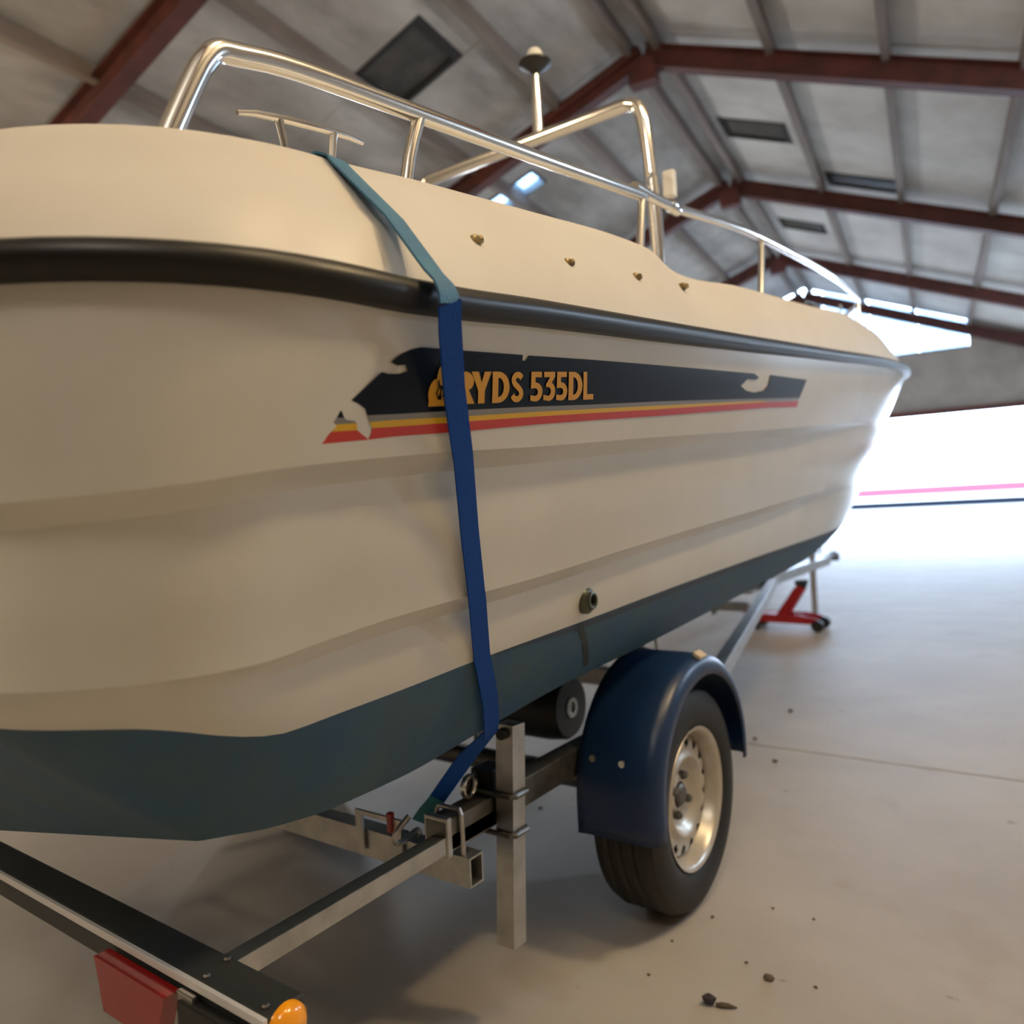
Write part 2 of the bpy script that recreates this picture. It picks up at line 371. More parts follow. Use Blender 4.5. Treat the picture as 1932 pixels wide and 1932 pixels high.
# unseen hall lamps, most of them added for fill, hung from the roof
for p, rr, e, lc, lab in LAMPS:
    q = Vector(p); l = (q-Vector((XC, 0, 0))).dot(CV)
    t = thing('unseen_lamp', lab, 'lamp', q+Vector((0, 0, .3)))
    MB().tube([q+Vector((0, 0, rr+.12)), (q.x, q.y, roofz(l)-.06)], .012, 8).build('rod', m_galv_dark, t)
    MB().lathe([(.12, .02), (.12, .05), (.02, .055), (.0, .05), (.0, .002)], q+Vector((0, 0, rr)), 'Z', 16).build('lamp_socket', m_galv_dark, t)
    MB().lathe([(.004, .02), (-.03, .05), (-.075, .062), (-.12, .045), (-.136, .003)], q+Vector((0, 0, rr)), 'Z', 16).build('bulb', m_bulb, t, label='lit bulb')

# ------------------------------------------------------------------ boat
boat = thing('motorboat', 'white motorboat with blue-green bottom paint strapped onto a trailer', 'boat', (0, 2.9, .5))
def outline(B, Y0, Rc, Ym, Yb, n, m, Bs):
    p = []; xs_ = B*Bs
    for x in np.linspace(0, xs_-Rc, 12): p.append((x, Y0))
    for a in np.linspace(-math.pi/2, 0, 18)[1:]: p.append((xs_-Rc+Rc*math.cos(a), Y0+Rc+Rc*math.sin(a)))
    for t in np.linspace(0, 1, 91)[1:]:
        y = Y0+Rc+(Ym-Y0-Rc)*t; p.append((xs_+(B-xs_)*math.sin(t*math.pi/2), y))
    for t in np.linspace(0, 1, 61)[1:]:
        q = 1-(1-t)**1.8; p.append((B*max(0, 1-q**n)**m, Ym+(Yb-Ym)*q))
    return p
OUT = {'top': (.97, .28, .40, 3.8, 5.45, 2.6, .7, .97), 'sheer': (1.05, .2, .38, 3.8, 5.75, 2.7, .65, .985), 'strake1': (1.0, .25, .25, 3.4, 5.55, 2.3, .6, .985),
       'strake2': (.92, .28, .2, 3.0, 5.45, 2.45, .6, .985), 'boot': (.86, .30, .18, 3.0, 5.4, 2.2, .7, .985), 'bottom': (.74, .515, .02, 3.0, 5.3, 2.2, .8, .98)}
ZT = {'top': [(.2, 1.445), (.416, 1.45), (.604, 1.452), (.76, 1.473), (1.01, 1.507), (1.36, 1.551), (1.444, 1.556), (1.559, 1.537), (2.006, 1.594), (2.745, 1.682), (3.3, 1.754), (4.03, 1.785), (5.45, 1.80)],
      'sheer': [(.2, 1.262), (.4, 1.267), (.56, 1.270), (.68, 1.279), (.857, 1.299), (1.18, 1.332), (1.72, 1.388), (2.46, 1.467), (3.9, 1.614), (5.75, 1.73)],
      'strake1': [(.2, 1.055), (.36, 1.068), (.494, 1.087), (.733, 1.11), (.91, 1.123), (1.255, 1.152), (1.835, 1.198), (2.557, 1.257), (3.23, 1.312), (4.2, 1.37), (5.55, 1.44)],
      'strake2': [(.2, .885), (.49, .882), (.57, .890), (.69, .902), (.844, .911), (1.0, .919), (1.389, .948), (2.03, .991), (3.0, 1.050), (4.0, 1.085), (5.45, 1.15)],
      'boot': [(.25, .845), (.392, .829), (.433, .818), (.484, .80), (.538, .785), (.57, .781), (.65, .784), (.77, .789), (.93, .798), (1.265, .811), (1.63, .827), (2.19, .848), (3.74, .895), (5.4, .97)],
      'bottom': [(.44, .655), (.53, .641), (.634, .620), (.745, .610), (.866, .611), (1.07, .628), (1.366, .653), (1.75, .669), (2.635, .718), (3.03, .740), (4.07, .790), (5.3, .92)]}
ZF = {k: pchip(*zip(*v)) for k, v in ZT.items()}
OL = {k: outline(*v) for k, v in OUT.items()}
CUR = {k: [Vector((x, y, ZF[k](y))) for x, y in OL[k]] for k in OUT}
NC = len(CUR['sheer'])
for p in CUR['bottom'][:14]: p.z = .515+(CUR['bottom'][14].z-.515)*p.x/CUR['bottom'][14].x   # transom foot is a V
def inward(k, i):                                         # horizontal direction into the hull at column i
    P = OL[k]; a, b = P[max(i-1, 0)], P[min(i+1, NC-1)]; t = Vector((b[0]-a[0], b[1]-a[1], 0)).normalized()
    return Vector((-t.y, t.x, 0))
def keel(i):
    x, y = OL['bottom'][i]; z = .515+.38*max(0, (y-3.3)/2.0)**2
    return Vector((0, y, min(z, CUR['bottom'][i].z)))
def lerp(a, b, t): return a*(1-t)+b*t
top_rows, boot_rows = [], []
for i in range(NC):
    sh, s1, s2, bo, ch = (CUR[k][i] for k in ('sheer', 'strake1', 'strake2', 'boot', 'bottom'))
    e = min(1, (NC-1-i)/14.0)                             # ledges fade out at the stem
    q = .45+.55*min(1, i/36); e1 = q*e*min(1, max(.12, (4.1-s1.y)/1.7)); e2 = q*e*min(1, max(.12, (4.0-s2.y)/1.7))
    i1, i2 = inward('strake1', i)*e1, inward('strake2', i)*e2
    col = [sh]
    for t in (.33, .66): col.append(lerp(sh, s1, t)-inward('sheer', i)*.004*e)
    col += [s1, s1+i1*.004-Vector((0, 0, .003)), s1+i1*.016-Vector((0, 0, .010)), s1+i1*.032-Vector((0, 0, .024)), s1+i1*.039-Vector((0, 0, .044))]
    a = s1+i1*.039-Vector((0, 0, .044)); b = s2+Vector((0, 0, .010))-i2*.002
    for t in (.3, .6, .85): col.append(lerp(a, b, t)-i1*(.008*math.sin(math.pi*min(1, t*1.1))))
    col += [s2, s2+i2*.004-Vector((0, 0, .003)), s2+i2*.016-Vector((0, 0, .010)), s2+i2*.032-Vector((0, 0, .026))]
    a = s2+i2*.032-Vector((0, 0, .026))
    w = min(1, max(0, (a.z-bo.z)/.04))
    for t in (.4, .75): col.append(lerp(a, bo, t)-i2*.004*w)
    col.append(bo); top_rows.append(col)
    kk = keel(i); ib = inward('boot', i)*e; bb = .010 if i > 32 else .003
    boot_rows.append([bo, lerp(bo, ch, .3)-ib*bb, lerp(bo, ch, .65)-ib*bb, lerp(bo, ch, .93)-ib*bb*.3, ch, ch+ib*.022+Vector((0, 0, .006)), lerp(ch, kk, .5), kk])
def boot_pt(y, f, off):
    def bp(i):
        c = boot_rows[i]; return lerp(c[0], c[1], f/.3) if f < .3 else lerp(c[1], c[2], min(1, (f-.3)/.35)) if f < .65 else lerp(c[2], c[3], (f-.65)/.28)
    i = next((k for k in range(30, NC-2) if bp(k+1).y >= y), NC-3); a, b = bp(i), bp(i+1); t = min(1, max(0, (y-a.y)/((b.y-a.y) or 1)))
    return lerp(a, b, t)-inward('boot', i)*off
def mirror(rows): return [[Vector((-p.x, p.y, p.z)) for p in row] for row in rows[::-1]]
hull = MB().grid(mirror(top_rows)+top_rows[1:]).build('hull', m_gel, boat, 24)
MB().grid(mirror(boot_rows)+boot_rows[1:]).build('bottom_paint', m_boot, boat, 40, label='blue-green antifouling bottom')
bs = [[boot_pt(y, f, .0012 if 0 < k < 3 else .0002) for k, f in enumerate((0.004, .02, max(.022, min(.17, .10+.02*(y-1)) * min(1, (y-.95)/.35)), max(.025, min(.172, .102+.02*(y-1)) * min(1, (y-.95)/.35))))] for y in np.linspace(.98, 4.9, 70)]
MB().grid(bs).build('boot_stripe', mat('navy_boot_stripe', (.012, .026, .050), .5), boat, label='thin navy stripe along the top of the bottom paint')
MB().grid([[boot_pt(y, f, .0016) for y in (1.238+.21*f, 1.245+.21*f, 1.252+.21*f, 1.258+.21*f)] for f in (.01, .2, .4, .6, .8)]).build('drain_stain', m_stain, boat, label='dark drip stain under the drain fitting')
# rub rail: a D-section rubber fender all round the sheer
rail_pts = [p-inward('sheer', i)*.004 for i, p in enumerate(CUR['sheer'])]
allr = [Vector((-p.x, p.y, p.z)) for p in rail_pts[::-1]]+rail_pts[1:]
rows = []
for i, p in enumerate(allr):
    t = (allr[min(i+1, len(allr)-1)]-allr[max(i-1, 0)]).normalized(); o_ = Vector((t.y, -t.x, 0)).normalized(); up = Vector((0, 0, 1))
    rows.append([p+o_*x+up*z for x, z in ((-.010, .019), (.006, .018), (.015, .012), (.019, 0), (.015, -.012), (.006, -.017), (-.010, -.018))])
MB().grid(rows).build('rub_rail', m_rub, boat, 60)
# deck moulding
rows = []
for i in range(NC):
    sh, tp = CUR['sheer'][i], CUR['top'][i]; n_ = inward('top', i); Z = Vector((0, 0, 1))
    up0 = sh+inward('sheer', i)*.012+Z*.012
    def in_(dx, dz):
        q = tp+n_*dx+Z*dz; q.x = max(q.x, 0.0); return q
    rows.append([sh-Z*.004+inward('sheer', i)*.006, up0, lerp(up0, tp, .42)-n_*.010+Z*.004, lerp(up0, tp, .55)-n_*.004+Z*.004, lerp(up0, tp, .88)-n_*.002, in_(0, 0), in_(.010, .006), in_(.05, .010), Vector((max(0, tp.x-.2), tp.y+(.15 if i < 30 else 0)*(1-i/30), tp.z+.012)), Vector((0, min(max(tp.y, .5), 5.2), tp.z+.03))])
MB().grid(mirror(rows)+rows[1:]).build('deck', m_deck, boat, 40)
# decal on the starboard topside
SHx = sorted((p.y, p.x) for i, p in enumerate(CUR['sheer']) if i > 20 and p.y < 4); S1x = sorted((p.y, p.x) for i, p in enumerate(CUR['strake1']) if i > 20 and p.y < 4)
def xat(tab, y): ys, xs_ = zip(*tab); return float(np.interp(y, ys, xs_))
def skin(y, z, off=.0):
    zs, z1 = ZF['sheer'](y), ZF['strake1'](y)+.006; f = min(max((zs-z)/(zs-z1), 0), 1)
    return Vector((lerp(xat(SHx, y), xat(S1x, y), f)+.004*math.sin(math.pi*f)*1.15+.0022+off, y, z))
def decal(name, polys, m, off, parent, label=None):
    b = bmesh.new()
    for pl in polys:
        vs = [b.verts.new((p[0], p[1], 0)) for p in pl]
        es = [b.edges.new((vs[k], vs[(k+1) % len(vs)])) for k in range(len(vs))]
        bmesh.ops.triangle_fill(b, use_beauty=True, edges=es)
    ys = np.arange(.45, 2.5, .06)
    for y in ys: bmesh.ops.bisect_plane(b, geom=b.verts[:]+b.edges[:]+b.faces[:], plane_co=(y, 0, 0), plane_no=(1, 0, 0))
    for k in range(1, 9):
        z = 1.08+.035*k; bmesh.ops.bisect_plane(b, geom=b.verts[:]+b.edges[:]+b.faces[:], plane_co=(0, z, 0), plane_no=(0, 1, 0))
    for v in b.verts: v.co = skin(v.co.x, v.co.y, off)
    M_ = MB(); M_.b.free(); M_.b = b; return M_.build(name, m, parent, 60, label=label)
DEC = {
'black' : [(0.5508, 1.1561), (0.5877, 1.1888), (0.598, 1.1883), (0.6132, 1.19), (0.6286, 1.1946), (0.6228, 1.2009), (0.6101, 1.1987), (0.5992, 1.2007), (0.6137, 1.2112), (0.6286, 1.2182), (0.6441, 1.2227), (0.6781, 1.2263), (0.7227, 1.2302), (0.8486, 1.2424), (0.849, 1.2351), (0.8575, 1.2357), (0.8618, 1.2435), (1.0195, 1.2593), (1.1843, 1.2748), (1.4401, 1.2983), (1.8321, 1.3336), (1.8751, 1.3291), (1.8496, 1.3212), (1.7901, 1.3162), (1.7504, 1.2961), (1.7938, 1.2896), (1.8581, 1.2911), (1.9315, 1.3033), (1.9624, 1.3205), (1.9651, 1.3458), (2.3226, 1.3737), (2.2797, 1.3185), (1.7929, 1.2707), (1.4699, 1.2382), (1.3202, 1.223), (1.0664, 1.1957), (0.8944, 1.1782), (0.752, 1.1625), (0.6197, 1.1474), (0.5769, 1.1428), (0.5722, 1.1494), (0.5617, 1.1536)],
'chip' : [(0.5286, 1.137), (0.5394, 1.1453), (0.5451, 1.1381)],
'grey1' : [(0.5286, 1.137), (0.5451, 1.1381), (0.5491, 1.1362), (0.5604, 1.1358), (0.5638, 1.1339), (0.5212, 1.1291)],
'grey2' : [(0.5769, 1.1428), (0.6197, 1.1474), (0.752, 1.1625), (0.8944, 1.1782), (1.0664, 1.1957), (1.3202, 1.223), (1.7929, 1.2707), (2.2797, 1.3185), (2.2726, 1.3114), (1.7963, 1.2649), (1.3234, 1.2159), (1.0675, 1.1891), (0.8966, 1.171), (0.754, 1.155), (0.621, 1.1412), (0.5821, 1.1362)],
'yel1' : [(0.5212, 1.1291), (0.5638, 1.1339), (0.5667, 1.1268), (0.519, 1.122)],
'yel2' : [(0.5821, 1.1362), (0.621, 1.1412), (0.754, 1.155), (0.8966, 1.171), (1.0675, 1.1891), (1.3234, 1.2159), (1.7963, 1.2649), (1.9597, 1.2806), (1.9613, 1.2781), (1.3263, 1.2094), (1.0699, 1.1827), (0.8986, 1.1645), (0.7557, 1.1487), (0.6226, 1.1338), (0.5881, 1.1303)],
'red1' : [(0.519, 1.122), (0.5667, 1.1268), (0.5744, 1.1228), (0.5831, 1.1193), (0.585, 1.1177), (0.5164, 1.1097), (0.5218, 1.1174)],
'red2' : [(0.5881, 1.1303), (0.6226, 1.1338), (0.7557, 1.1487), (0.8986, 1.1645), (1.0699, 1.1827), (1.3263, 1.2094), (1.9613, 1.2781), (2.2746, 1.3086), (2.2744, 1.292), (1.9701, 1.2642), (1.3316, 1.1976), (1.0739, 1.1717), (0.902, 1.1537), (0.7588, 1.137), (0.6249, 1.1232), (0.585, 1.1177), (0.5879, 1.1235)]}
dband = decal('side_stripe', [DEC['black'], DEC['chip']], m_dec, 0, boat, 'torn navy side stripe with orange lettering')
decal('grey_stripe', [DEC['grey1'], DEC['grey2']], m_grey, 0, boat, 'grey pinstripe')
decal('yellow_stripe', [DEC['yel1'], DEC['yel2']], m_yel, 0, boat, 'yellow pinstripe')
decal('red_stripe', [DEC['red1'], DEC['red2']], m_red, 0, boat, 'red pinstripe')
# lettering: drawn letter polygons in a unit cell (x 0..1, y 0..1)
def arc(cx, cy, rx, ry, a0, a1, n=10): return [(cx+rx*math.cos(math.radians(a0+(a1-a0)*k/n)), cy+ry*math.sin(math.radians(a0+(a1-a0)*k/n))) for k in range(n+1)]
def stroke(pts, w):                                       # closed ribbon round a polyline, w = (wx, wy)
    L, R = [], []
    for i, p in enumerate(pts):
        a, b = pts[max(i-1, 0)], pts[min(i+1, len(pts)-1)]; tx, ty = b[0]-a[0], b[1]-a[1]; q = math.hypot(tx, ty) or 1; nx, ny = -ty/q, tx/q
        L.append((p[0]+nx*w[0], p[1]+ny*w[1])); R.append((p[0]-nx*w[0], p[1]-ny*w[1]))
    return L+R[::-1]
GW = (.17, .105)
GL_ = {
 'R': [[(0, 0), (.34, 0), (.34, .36), (.62, 0), (1.02, 0), (.68, .44)]+arc(.5, .70, .46, .30, -50, 90, 10)[0:]+[(0, 1)]],
 'Y': [[(.33, 0), (.67, 0), (.67, .40), (1.02, 1), (.66, 1), (.50, .66), (.34, 1), (-.02, 1), (.33, .40)]],
 'D': [[(0, 0)]+arc(.35, .5, .65, .5, -90, 90, 14)+[(0, 1), (0, .82), (.33, .82)]+arc(.36, .5, .30, .31, 90, -90, 12)+[(.33, .18), (0, .18)], [(0, .18), (.33, .18), (.33, .82), (0, .82)]],
 'L': [[(0, 0), (1, 0), (1, .2), (.36, .2), (.36, 1), (0, 1)]],
 '5': [[(.10, 1), (.92, 1), (.92, .82), (.42, .82), (.40, .64)]+arc(.44, .32, .54, .32, 88, -90, 14)+[(.04, .03), (.04, .22), (.36, .19)]+arc(.38, .32, .24, .13, -90, 90, 8)+[(.06, .44)]],
 '3': [[(.06, 1), (.96, 1), (.96, .84), (.66, .62)]+arc(.46, .33, .52, .33, 62, -90, 14)+[(.02, .04), (.02, .22), (.36, .18)]+arc(.40, .33, .22, .15, -90, 90, 8)+[(.22, .48), (.22, .58), (.54, .82), (.06, .82)]],
 'S': [stroke(arc(.52, .73, .32, .17, 20, 200, 12)+[(.30, .60), (.66, .44)]+arc(.46, .28, .34, .185, 25, -165, 12), (.17, .10))]}
TEXT = [('R', (0.7204, 1.1663), (0.7569, 1.1703), (0.7108, 1.2038), (0.7468, 1.208)), ('Y', (0.7516, 1.1697), (0.7913, 1.174), (0.7416, 1.2074), (0.7807, 1.2121)),
 ('D', (0.7947, 1.1743), (0.8325, 1.1784), (0.7841, 1.2125), (0.8213, 1.2169)), ('S', (0.8362, 1.1788), (0.8663, 1.1821), (0.8249, 1.2173), (0.8546, 1.2208)),
 ('5', (0.8818, 1.1837), (0.914, 1.1872), (0.8699, 1.2226), (0.9016, 1.2264)), ('3', (0.9154, 1.1874), (0.9479, 1.1909), (0.903, 1.2265), (0.935, 1.2303)),
 ('5', (0.9494, 1.191), (0.982, 1.1945), (0.9364, 1.2305), (0.9685, 1.2343)), ('D', (0.9851, 1.1949), (1.0259, 1.1993), (0.9715, 1.2346), (1.0117, 1.2394)),
 ('L', (1.0292, 1.1996), (1.0607, 1.203), (1.0148, 1.2398), (1.0458, 1.2434))]
def cell(c, x, y):
    bl, br, tl, tr = (Vector(v) for v in c); return lerp(lerp(bl, br, x), lerp(tl, tr, x), y)
polys = []
for ch, *c in TEXT:
    for g in GL_[ch]: polys.append([tuple(cell(c, x, y)) for x, y in g])
decal('lettering', polys, m_org, .0016, dband, 'orange lettering')
def ell(cx, cy, rx, ry, sl=.11, n=20): return [(cx+rx*math.cos(2*math.pi*k/n), cy+ry*math.sin(2*math.pi*k/n)+sl*rx*math.cos(2*math.pi*k/n)) for k in range(n)]
emb = [[(.6712, 1.1595), (.7180, 1.1648), (.7165, 1.172), (.6702, 1.167)]]
decal('emblem', emb, m_org, .0014, dband, 'orange crest')
decal('emblem', [ell(.6770, 1.1775, .0100, .0140)], m_org, .0015, dband); decal('emblem', [ell(.7000, 1.1800, .0105, .0125)], m_org, .0016, dband); decal('emblem', [ell(.6868, 1.1965, .0092, .0140)], m_org, .0017, dband)
lines = [stroke([(.6815, 1.1905), (.6822, 1.1860), (.6870, 1.1835), (.6930, 1.1850), (.6960, 1.1900)], (.0012, .0012)), stroke([(.6840, 1.1835), (.6810, 1.1760), (.6850, 1.1710)], (.0012, .0012)), stroke([(.6905, 1.1835), (.6945, 1.1770), (.6920, 1.1720)], (.0011, .0011))]
for ln in lines: decal('emblem_line', [ln], m_dec, .0022, dband)
# fasteners on the deck side
def deckside(y, f):
    i = min(range(30, 100), key=lambda k: abs(CUR['sheer'][k].y-y)); j = min(range(30, 100), key=lambda k: abs(CUR['top'][k].y-y))
    return lerp(CUR['sheer'][i]+Vector((-.012, 0, .012)), CUR['top'][j], f)+Vector((.006, 0, .003))
def on_deck(y, z):
    zs, zt_ = ZF['sheer'](y)+.012, ZF['top'](y); return deckside(y, min(max((z-zs)/(zt_-zs), 0), 1))
for y, z in ((.805, 1.392), (1.04, 1.418), (1.285, 1.450), (1.54, 1.490)):
    p = on_deck(y, z); p.y = y
    MB().lathe([(-.008, .009), (.002, .009), (.004, .006), (.010, .0055), (.012, .001)], p, 'X', 14).build('fastener', m_brass, boat)
    
# skin fitting with a stain under it
def side_low(y, z):
    s2, bo = ZF['strake2'](y)-.028, ZF['boot'](y); i = min(range(30, 100), key=lambda k: abs(CUR['strake2'][k].y-y)); j = min(range(30, 100), key=lambda k: abs(CUR['boot'][k].y-y))
    f = (s2-z)/(s2-bo); return Vector((lerp(CUR['strake2'][i].x-.026, CUR['boot'][j].x, f)+.004, y, z))
p = Vector((.868, 1.255, .853))
fit = MB().lathe([(-.01, .026), (.004, .026), (.009, .022), (.011, .018), (.017, .0165), (.018, .0145), (.017, .011), (.0, .010)], p, 'X', 24).build('skin_fitting', mat('bronze_fitting', (.10, .11, .08), .35, .6), boat, label='bronze drain fitting')
MB().lathe([(.008, .0108), (.009, .001)], p, 'X', 16).build('bore', m_dark, fit)
# stainless work on deck
gr = [(.82, .462, 1.44), (.82, .479, 1.48), (.82, .508, 1.545), (.82, .523, 1.573), (.82, .540, 1.593), (.82, .566, 1.602), (.82, .66, 1.625), (.82, .90, 1.662), (.82, 1.215, 1.710), (.82, 1.664, 1.780), (.82, 1.72, 1.788)]
g1 = MB().tube(gr, .0138, 14, sub=5).build('guard_rail', m_steel, boat)
MB().tube([(.82, .900, 1.660), (.822, .868, 1.58), (.825, .842, 1.47)], .0105, 12, sub=3).build('stanchion', m_steel, g1)
g2p = [(.82, 1.668, 1.796), (.82, 1.90, 1.817), (.82, 2.47, 1.914), (.81, 3.0, 1.985), (.81, 3.6, 2.045), (.80, 4.2, 2.095), (.755, 4.7, 2.125), (.60, 5.05, 2.14), (.32, 5.25, 2.145), (0, 5.30, 2.145)]
g2 = MB().tube(g2p+[(-x, y, z) for x, y, z in g2p[-2::-1]], .0135, 14, sub=6).build('bow_rail', m_steel, boat)
MB().lathe([(-.028, .0155), (-.026, .0165), (.026, .0165), (.028, .0155)], (.82, 1.905, 1.8165), 'Y', 16, cap=True).build('collar', m_steel, g2)
for sx in (1, -1):
    for a, b_ in (((.82*sx, 1.712, 1.785), (.835*sx, 1.628, 1.53)), ((.815*sx, 2.70, 1.945), (.84*sx, 2.56, 1.66)), ((.76*sx, 4.68, 2.12), (.77*sx, 4.60, 1.76)), ((.32*sx, 5.25, 2.14), (.34*sx, 5.1, 1.78))):
        MB().tube([a, b_], .0105, 12).build('stanchion', m_steel, g2)
g3 = MB().tube([(-x, y, z) for x, y, z in gr], .0138, 14, sub=5).build('guard_rail', m_steel, boat)
MB().tube([(-.82, .900, 1.660), (-.825, .842, 1.47)], .0105, 12).build('stanchion', m_steel, g3)
def cleat(x, y0, z0, y1, z1, deck, k, m):
    A, B = Vector((x, y0, z0)), Vector((x, y1, z1))
    pts = [lerp(A, B, t)+Vector((0, 0, dz)) for t, dz in ((0, -.004), (.12, 0), (.35, .002), (.5, .002), (.65, .002), (.88, 0), (1, -.004))]
    c = MB().tube(pts, [k*q for q in (.003, .0042, .005, .005, .005, .0042, .003)], 10).build('mooring_cleat', m, boat)
    for t, t2 in ((.30, .38), (.74, .68)):
        p, q = lerp(A, B, t), lerp(A, B, t2); q.z = deck
        MB().tube([p, lerp(p, q, .4), q], [k*.0055, k*.0048, k*.0075], 10).build('leg', m, c)
    return c
cleat(.84, .550, 1.522, .752, 1.560, 1.465, 1.0, m_steel)
cleat(-.84, .550, 1.522, .752, 1.560, 1.465, 1.0, m_steel)
cleat(.87, 3.0, 1.775, 3.28, 1.80, 1.74, 2.0, m_black)
# hoop over the console with the navigation light on it
hoop = [(.56, 2.38, 1.55), (.555, 2.40, 1.9), (.535, 2.40, 2.25), (.515, 2.40, 2.38), (.48, 2.40, 2.415), (.42, 2.40, 2.42), (.1, 2.40, 2.425), (-.40, 2.40, 2.43), (-.46, 2.40, 2.425), (-.495, 2.40, 2.38), (-.51, 2.40, 2.25), (-.53, 2.4, 1.9), (-.535, 2.38, 1.55)]
hp = MB().tube(hoop, .024, 14, sub=4).build('console_hoop', m_steel, boat)
MB().tube([(.55, 2.40, 2.16), (.70, 2.02, 1.97), (.815, 1.735, 1.800)], .0075, 8).build('stay', m_steel, hp)
MB().box((.60, 2.42, 2.11), (.04, .03, .09), bev=.006).build('bracket', m_white, hp, label='white plastic bracket')
nv = MB().tube([(.1, 2.40, 2.42), (.1, 2.40, 2.47), (.1, 2.40, 2.56), (.102, 2.40, 2.66)], [.022, .021, .019, .013], 14).build('light_mast', m_steel, boat)
MB().lathe([(2.655, .010), (2.668, .018), (2.70, .062), (2.706, .062), (2.706, .004)], (.102, 2.40, 0), 'Z', 20).build('lamp_base', m_black, nv)
MB().lathe([(2.706, .030), (2.735, .031), (2.752, .024), (2.758, .003)], (.102, 2.40, 0), 'Z', 18).build('lens', m_white, nv, label='white all-round lens')
MB().tube([(.60, 5.0, 1.78), (.60, 5.0, 2.20)], .008, 8).build('staff', m_steel, boat)

# ------------------------------------------------------------------ trailer
tr = thing('boat_trailer', 'galvanised boat trailer with blue mudguards under the white boat', 'trailer', (0, 1.83, 0))
for sx in (1, -1):
    MB().beam((.636*sx, 1.05, .429), (.636*sx, 2.55, .429), .05, .060).build('chassis_rail', m_galv_dark, tr)  # rear length coloured darker for the shade by hull and mudguard
    MB().beam((.636*sx, 2.53, .429), (.04*sx-.03, 5.35, .455), .05, .060).build('chassis_rail', m_galv, tr)
    MB().beam((.645*sx, .53, .415), (.645*sx, 1.3, .415), .032, .032, .002).build('extension_rail', m_galv, tr)
    cl = MB().box((.636*sx, 1.058, .428), (.058, .014, .075), bev=.003).build('clamp_plate', m_galv, tr)
    MB().tube([(.668*sx, 1.09, .34), (.668*sx, 1.09, .462), (.664*sx, 1.09, .470), (.612*sx, 1.09, .470), (.606*sx, 1.09, .462), (.606*sx, 1.09, .34)], .005, 8).build('u_bolt', m_galv, cl)
MB().beam((-.03, 4.85, .455), (-.03, 7.05, .455), .07, .075).build('drawbar', m_galv, tr)
cp = MB().beam((-.03, 7.03, .47), (-.03, 7.30, .47), .06, .06, .012).build('coupling_head', m_galv_dark, tr)
MB().lathe([(-.03, .045), (.02, .05), (.05, .035), (.055, .002)], (-.03, 7.33, .46), 'Z', 16).build('ball_cup', m_galv_dark, cp)
# cross members with open ends
def open_tube(a, b, w, h, t=.004):
    a, b = Vector(a), Vector(b); m = MB(); y = (b-a).normalized(); x = y.cross(Vector((0, 0, 1))).normalized(); z = x.cross(y); R = Matrix((x, y, z)).transposed(); c = (a+b)/2; L = (b-a).length
    for off, sz in ((x*(w/2-t/2), (t, L, h)), (-x*(w/2-t/2), (t, L, h)), (z*(h/2-t/2), (w-2*t, L, t)), (-z*(h/2-t/2), (w-2*t, L, t))): m.box(c+off, sz, R, 0)
    return m
cm = open_tube((-.69, 1.10, .358), (.69, 1.10, .358), .04, .056).build('cross_member', m_galv, tr)
MB().beam((-.62, 2.40, .42), (.62, 2.40, .42), .05, .06).build('cross_member', m_galv, tr)
MB().beam((-.22, 4.2, .43), (.20, 4.2, .43), .05, .05).build('cross_member', m_galv, tr)
br = MB(); 
for x in (.405, .515): br.box((x, 1.072, .385), (.020, .005, .085), bev=.001)
br.box((.46, 1.072, .425), (.13, .006, .010), bev=.001); br.build('bracket', m_galv, tr)
# axle
MB().tube([(-.69, 1.812, .279), (.69, 1.812, .279)], .032, 14).build('axle', m_galv_dark, tr)
for sx in (1, -1): MB().box((.62*sx, 1.80, .345), (.05, .14, .13), bev=.006).build('axle_bracket', m_galv_dark, tr)
